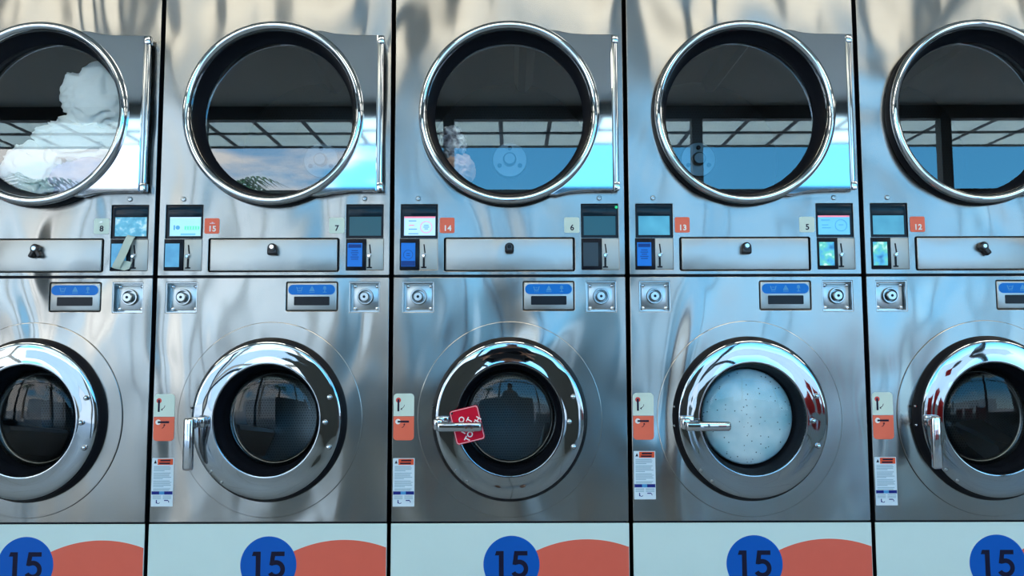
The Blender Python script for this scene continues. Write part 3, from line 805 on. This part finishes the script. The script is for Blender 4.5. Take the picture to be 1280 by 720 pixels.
# ------------------------------------------------------------------ the room the machines face
RM = {}
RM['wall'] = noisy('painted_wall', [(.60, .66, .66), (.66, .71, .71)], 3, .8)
RM['ceil'] = noisy('ceiling_board', [(.62, .62, .56), (.68, .68, .62)], 2, .85)
m, nt, bs = new_mat('floor_tiles'); L = nt.links.new
tc = N(nt, 'ShaderNodeNewGeometry'); br = N(nt, 'ShaderNodeTexBrick', offset=0., i_Scale=1., i_Mortar_Size=.006, i_Brick_Width=.6, i_Row_Height=.6)
br.inputs['Color1'].default_value = (.24, .28, .30, 1); br.inputs['Color2'].default_value = (.27, .31, .33, 1); br.inputs['Mortar'].default_value = (.10, .12, .13, 1)
L(tc.outputs['Position'], br.inputs['Vector']); L(br.outputs[0], bs.inputs['Base Color']); bs.inputs['Roughness'].default_value = .6
RM['floor'] = m
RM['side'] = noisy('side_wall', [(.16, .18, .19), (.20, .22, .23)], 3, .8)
RM['post'] = pbr('dark_frame', (.05, .06, .065), .5)
RM['darkwall'] = noisy('added_dark_wall', [(.10, .12, .125), (.14, .155, .16)], 2, .8)
RM['bluewall'] = noisy('added_blue_wall', [(.40, .58, .72), (.46, .64, .78)], 2, .8)
XW, YS, ZC = 6.8, -5.5, 3.62
struct('floor', MB().box((0, (YS + .9) / 2, -.05), (2 * XW, .9 - YS, .1), RM['floor']).mesh('floor'))
struct('ceiling', MB().box((0, (YS + .9) / 2, ZC + .05), (2 * XW, .9 - YS, .1), RM['ceil']).mesh('ceiling'))
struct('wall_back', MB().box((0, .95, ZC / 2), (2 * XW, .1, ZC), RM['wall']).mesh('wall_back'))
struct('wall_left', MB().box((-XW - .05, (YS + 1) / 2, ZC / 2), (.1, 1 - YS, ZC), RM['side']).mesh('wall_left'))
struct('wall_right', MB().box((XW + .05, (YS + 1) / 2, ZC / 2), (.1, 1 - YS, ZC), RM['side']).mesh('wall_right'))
# open shop front: posts, transom, header, and low walls added to darken and tint the reflections
fr = MB()
for xx in (-5.85, -3.25, -.65, 1.95, 4.55): fr.box((xx, YS, ZC / 2), (.11, .11, ZC), RM['post'])
fr.box((0, YS, 2.70), (2 * XW, .08, .07), RM['post'])
fr.box((0, YS, ZC - .07), (2 * XW, .10, .14), RM['post'])
struct('trim_1', fr.mesh('shop_front'))
struct('wall_front_added', MB().box((-.35, YS - .02, .74), (3.5, .16, 1.48), RM['darkwall']).box((4.2, YS - .02, .30), (5.2, .14, .60), RM['bluewall']).mesh('wall_front_added'))  # unseen walls, added for dark and bluish tones mirrored in the steel
# canopy outside: translucent sheets on a grid of battens
m = bpy.data.materials.new('translucent_sheet'); m.use_nodes = True; nt = m.node_tree; nt.nodes.clear()
out = N(nt, 'ShaderNodeOutputMaterial'); ad = N(nt, 'ShaderNodeMixShader'); ad.inputs[0].default_value = .65
df = N(nt, 'ShaderNodeBsdfDiffuse'); df.inputs[0].default_value = (.85, .93, .9, 1)
tl = N(nt, 'ShaderNodeBsdfTranslucent'); tl.inputs[0].default_value = (.85, .95, .92, 1)
nt.links.new(df.outputs[0], ad.inputs[1]); nt.links.new(tl.outputs[0], ad.inputs[2]); nt.links.new(ad.outputs[0], out.inputs[0])
cn = MB().box((0, -6.6, 3.76), (2 * XW, 2.1, .01), m)
struct('trim_2', cn.mesh('canopy_sheet'))
cb = MB()
for i in range(24): cb.box((-XW + .3 + i * .58, -6.6, 3.748), (.05, 2.1, .012), RM['post'])
for yy in (-5.75, -6.3, -6.95, -7.6): cb.box((0, yy, 3.745), (2 * XW, .05, .02), RM['post'])
struct('trim_3', cb.mesh('canopy_battens'))
RM['street'] = noisy('street_concrete', [(.34, .36, .36), (.42, .44, .44)], 1.5, .9)
struct('ground', MB().box((0, -30, -.08), (120, 49, .1), RM['street']).mesh('ground'))
RM['house'] = noisy('pale_facade', [(.26, .35, .42), (.36, .45, .52)], .5, .8)
fc = MB().box((-9, -26, 1.6), (16, 1, 3.2), RM['house']).box((10, -27, 1.3), (18, 1, 2.6), RM['house'])
struct('wall_street', fc.mesh('street_wall'))

# ------------------------------------------------------------------ red chairs, the photographer and palms that the metal mirrors
M['chair_red'] = pbr('red_plastic', (.60, .02, .025), .3)
sh = MB(); mi = sh._mi(M['chair_red'])
prof = [(-.22, .455), (-.20, .45), (-.05, .44), (.10, .445), (.18, .47), (.215, .55), (.24, .70), (.255, .84)]
rows = []
for j, (yy, zz) in enumerate(prof):
    rows.append([[sh.bm.verts.new((xx, -yy + .05 * (xx / .22) ** 2 * (1 if j > 4 else -.3) - d * .008, zz + .03 * (xx / .22) ** 2 - d * .008)) for xx in [-.22 + .44 * i / 10 for i in range(11)]] for d in (0, 1)])
for A, B in zip(rows, rows[1:]):
    for d in (0, 1):
        for i in range(10): sh.bm.faces.new((A[d][i], A[d][i + 1], B[d][i + 1], B[d][i]))
    for i in (0, 10): sh.bm.faces.new((A[0][i], A[1][i], B[1][i], B[0][i]))
for Rw in (rows[0], rows[-1]):
    for i in range(10): sh.bm.faces.new((Rw[0][i], Rw[0][i + 1], Rw[1][i + 1], Rw[1][i]))
shell_me = sh.mesh('chair_shell', 60)
leg_me = [MB().tube([(sx * .17, sy * .16, .445), (sx * .21, sy * .20, 0)], [.014, .011], M['satin']).mesh('leg') for sx in (-1, 1) for sy in (-1, 1)]
for i, (xx, yy, lab) in enumerate(((2.25, -4.1, 'red plastic chair nearest the middle of the shop front'), (2.85, -4.2, 'red plastic chair between two others at the shop front'), (3.45, -4.1, 'red plastic chair furthest right at the shop front'))):
    t = thing('chair', lab, 'chair', (xx, yy, 0), 'red chairs at the shop front'); t.rotation_euler.z = pi + .1 * (i - 1)
    part('seat_shell', shell_me, t)
    for m in leg_me: part('leg', m, t, label='metal leg')

def skin_mesh(name, pts, edges, rad, mat, sub=2, mats=None):
    me = bpy.data.meshes.new(name); me.from_pydata(pts, edges, [])
    o = bpy.data.objects.new('tmp', me); C.objects.link(o)
    md = o.modifiers.new('s', 'SKIN'); md.use_smooth_shade = True
    for v, r in zip(me.skin_vertices[0].data, rad): v.radius = r if isinstance(r, tuple) else (r, r)
    me.skin_vertices[0].data[0].use_root = True
    sb = o.modifiers.new('d', 'SUBSURF'); sb.levels = sub; sb.render_levels = sub
    bpy.context.view_layer.update()
    res = bpy.data.meshes.new_from_object(o.evaluated_get(bpy.context.evaluated_depsgraph_get()))
    bpy.data.objects.remove(o); res.name = name; res.materials.clear(); res.materials.append(mat)
    res.polygons.foreach_set('use_smooth', [True] * len(res.polygons)); return res
M['skin'] = pbr('skin', (.42, .22, .15), .5); M['shirt_dark'] = pbr('dark_shirt', (.03, .04, .06), .8)
M['shorts'] = noisy('printed_shorts', [(.05, .08, .2), (.10, .15, .34), (.5, .52, .6)], 26, .8, pos=(.3, .7)); M['hair'] = pbr('dark_hair', (.015, .012, .01), .5)
P = [(0, 0, .92), (0, .0, 1.08), (0, .0, 1.26), (0, -.01, 1.40), (0, .0, 1.49), (0, .015, 1.56), (0, .03, 1.66), (0, .025, 1.72),
     (-.09, 0, .87), (-.10, .015, .48), (-.10, -.02, .09), (-.105, .13, .035), (.09, 0, .87), (.10, .02, .48), (.10, -.01, .09), (.11, .13, .035),
     (-.18, -.01, 1.39), (-.235, -.03, 1.12), (-.12, .20, 1.045), (-.075, .245, 1.045), (.18, -.01, 1.39), (.235, -.03, 1.12), (.12, .20, 1.045), (.075, .245, 1.045)]
E_ = [(0, 1), (1, 2), (2, 3), (3, 4), (4, 5), (5, 6), (6, 7), (0, 8), (8, 9), (9, 10), (10, 11), (0, 12), (12, 13), (13, 14), (14, 15), (3, 16), (16, 17), (17, 18), (18, 19), (3, 20), (20, 21), (21, 22), (22, 23)]
RR = [(.15, .105), (.135, .095), (.155, .105), (.13, .09), .058, .07, .082, .06, .085, .058, .04, .036, .085, .058, .04, .036, .058, .045, .030, .034, .058, .045, .030, .034]
pe = thing('person', 'person in dark shirt and printed shorts holding a camera at waist height', 'person', (.0, -3.06, 0))
part('body', skin_mesh('body', P, E_, RR, M['skin']), pe)
SH = [0, 1, 2, 3, 4]; part('shirt', skin_mesh('shirt', [P[i] for i in (0, 1, 2, 3, 16, 17, 20, 21)], [(0, 1), (1, 2), (2, 3), (3, 4), (4, 5), (3, 6), (6, 7)], [(.165, .12), (.15, .11), (.17, .12), (.14, .10), .07, .06, .07, .06], M['shirt_dark']), pe)
part('shorts', skin_mesh('shorts', [(0, 0, .95), (-.09, 0, .87), (-.105, .01, .56), (.09, 0, .87), (.105, .015, .56)], [(0, 1), (1, 2), (0, 3), (3, 4)], [(.165, .12), .105, .095, .105, .095], M['shorts']), pe)
hr_ = MB().lathe([(.0, .105), (.05, .095), (.085, .06), (.098, .01), (.095, -.05), (.075, -.09)], M['hair'], (0, .005, 1.68), n=32, axis='Z'); part('hair', hr_.mesh('hair', 80), pe)
fc_ = MB(); 
for sx in (-1, 1):
    fc_.lathe([(.0, .011), (.008, .008), (.011, 0), (.008, -.008), (0, -.011)], M['ink'], (sx * .032, .106, 1.652), n=12, axis='Z')
fc_.lathe([(.0, .03), (.008, .015), (.014, -.010), (.010, -.018), (0, -.02)], M['skin'], (0, .115, 1.628), n=14, axis='Z').box((0, .104, 1.585), (.045, .012, .008), M['red_dot'], .003)
part('face', fc_.mesh('face', 80), pe)
for sx in (-1, 1):
    hm = MB()
    for f in range(4):
        zz = 1.075 - f * .019; ln = (.030, .036, .034, .026)[f]
        hm.tube([(sx * .075, .235, zz), (sx * .072, .235 + ln * .6, zz), (sx * .062, .235 + ln, zz - .003), (sx * .048, .232 + ln, zz - .005)], [.0095, .009, .0085, .007], M['skin'], 8)
    hm.tube([(sx * .080, .215, 1.07), (sx * .070, .225, 1.095), (sx * .052, .235, 1.103)], [.011, .010, .008], M['skin'], 8)
    part('hand', hm.mesh('hand', 80), pe)
cmr = thing('camera', 'black camera held in the hands of the person', 'camera', (0.0085, -2.785, .99))
part('camera_body', MB().box((0, 0, .05), (.11, .05, .075), M['plastic'], .008).box((0, 0, .094), (.045, .045, .025), M['plastic'], .006).mesh('camera_body'), cmr, (0, 0, 0))
part('lens', MB().rod((0, 0, .05), .033, .024, .068, M['plastic'], .003).mesh('lens'), cmr, (0, 0, 0))

M['frond'] = noisy('palm_green', [(.02, .10, .05), (.07, .22, .09)], 4, .6); M['trunk'] = noisy('palm_trunk', [(.16, .14, .11), (.26, .23, .19)], 8, .9)
def palm(x, y, h, seed, lab):
    rd = random.Random(seed); t = thing('palm_tree', lab, 'tree', (x, y, -.03), 'palms along the street')
    part('trunk', MB().tube([(.25 * (i / 8) ** 2, 0, h * i / 8) for i in range(9)], [.16 - .006 * i for i in range(9)], M['trunk']).mesh('trunk', 60), t, (0, 0, 0))
    b = MB(); b._mi(M['frond'])
    for i in range(17):
        az = 2 * pi * i / 17 + rd.uniform(-.15, .15); up = rd.uniform(.1, 1.1); ln = rd.uniform(1.3, 1.8)
        prev = None
        for j in range(13):
            u = j / 12; r = ln * u * cos(up * (1 - u * .4)); z = h + ln * (sin(up) * u - .75 * u * u)
            c0 = Vector((.25 + r * cos(az), r * sin(az), z)); sd = Vector((-sin(az), cos(az), 0)); wl = .42 * sin(pi * min(u * .9 + .08, 1))
            fw = Vector((cos(az), sin(az), -.3))
            if prev is not None:
                for sg in (-1, 1):
                    a = b.bm.verts.new(prev); c1 = b.bm.verts.new(prev + (c0 - prev) * .55); tip = b.bm.verts.new(c0 + sd * sg * wl + fw * .10 - Vector((0, 0, wl * .45)))
                    b.bm.faces.new((a, c1, tip))
            prev = c0
    part('crown', b.mesh('crown', 0), t, (0, 0, 0))
palm(-9.2, -11.5, 3.9, 1, 'palm with the lowest crown, furthest left outside the shop front')
palm(-6.0, -13.0, 4.2, 2, 'tall palm outside, between two other palms')
palm(-3.1, -11.0, 3.4, 3, 'palm standing nearest the middle of the street')

# ------------------------------------------------------------------ light
w = bpy.data.worlds.new('World'); SC.world = w; w.use_nodes = True; nt = w.node_tree; nt.nodes.clear(); L = nt.links.new
out = N(nt, 'ShaderNodeOutputWorld'); bg = N(nt, 'ShaderNodeBackground')
tc = N(nt, 'ShaderNodeTexCoord'); sp = N(nt, 'ShaderNodeSeparateXYZ'); L(tc.outputs['Generated'], sp.inputs[0])
rp = N(nt, 'ShaderNodeValToRGB'); L(sp.outputs[2], rp.inputs[0]); e = rp.color_ramp.elements
e[0].position = .0; e[0].color = (.55, .85, .97, 1); e[1].position = .6; e[1].color = (.06, .26, .62, 1)
q = e.new(.16); q.color = (.10, .49, .93, 1)
mp = N(nt, 'ShaderNodeMapping'); mp.inputs['Scale'].default_value = (2.2, 2.2, 5.5); L(tc.outputs['Generated'], mp.inputs['Vector'])
nz = N(nt, 'ShaderNodeTexNoise', i_Scale=2.1, i_Detail=5., i_Roughness=.55, i_Distortion=.4); L(mp.outputs[0], nz.inputs['Vector'])
cr = N(nt, 'ShaderNodeValToRGB'); L(math_node(nt, 'SUBTRACT', nz.outputs[0], math_node(nt, 'MULTIPLY', sp.outputs[0], .28)), cr.inputs[0]); cr.color_ramp.elements[0].position = .53; cr.color_ramp.elements[1].position = .68
mx = N(nt, 'ShaderNodeMix', data_type='RGBA'); L(cr.outputs[0], mx.inputs['Factor']); L(rp.outputs[0], mx.inputs['A']); mx.inputs['B'].default_value = (.98, 1.0, 1.0, 1)
L(mx.outputs['Result'], bg.inputs[0]); bg.inputs[1].default_value = 3.3
L(bg.outputs[0], out.inputs[0])
def sun(e, rot, ang=2, col=(1, .97, .9)):
    l = bpy.data.lights.new('sun', 'SUN'); l.energy = e; l.angle = radians(ang); l.color = col
    o = bpy.data.objects.new('sun', l); C.objects.link(o); o.rotation_euler = [radians(a) for a in rot]
sun(9, (-38, 12, 0))
RM['lamp'] = pbr('fill_panel_glow', (.9, .9, .9), .5, emit=(1., .89, .70), es=7.5)  # glow of unseen ceiling panels added to brighten the machine fronts
for i, (xx, yy) in enumerate([(-5.2, -2.7), (-3.5, -2.7), (-1.75, -2.7), (0, -2.7), (1.75, -2.7), (3.5, -2.7), (5.2, -2.7)]):
    lm = MB().box((xx, yy, ZC - .03), (1.3, .62, .06), RM['wall'], .008)
    lm.box((xx, yy, ZC - .068), (1.24, .56, .02), RM['lamp'], .006)
    struct('trim_%d' % (4 + i), lm.mesh('added_fill_panel'))

# ------------------------------------------------------------------ camera
cd = bpy.data.cameras.new('camera'); cam = bpy.data.objects.new('camera', cd); C.objects.link(cam)
cd.sensor_width = 36; cd.lens = 36 * 1000 / 1280; cd.clip_start = .02; cd.clip_end = 300
cam.rotation_mode = 'XYZ'
base = Matrix.Rotation(radians(90 + 4.574), 4, 'X')
cam.matrix_world = Matrix.Translation((.0085, -2.697, 1.05)) @ base @ Matrix.Rotation(radians(-.14), 4, 'Z')
SC.camera = cam
SC.view_settings.view_transform = 'Standard'; SC.view_settings.look = 'None'; SC.view_settings.gamma = 1
SC.view_settings.exposure = .42
SC.view_settings.use_curve_mapping = False
SC.cycles.max_bounces = 10; SC.cycles.diffuse_bounces = 4; SC.cycles.glossy_bounces = 5; SC.cycles.transparent_max_bounces = 12
SC.cycles.sample_clamp_indirect = 6
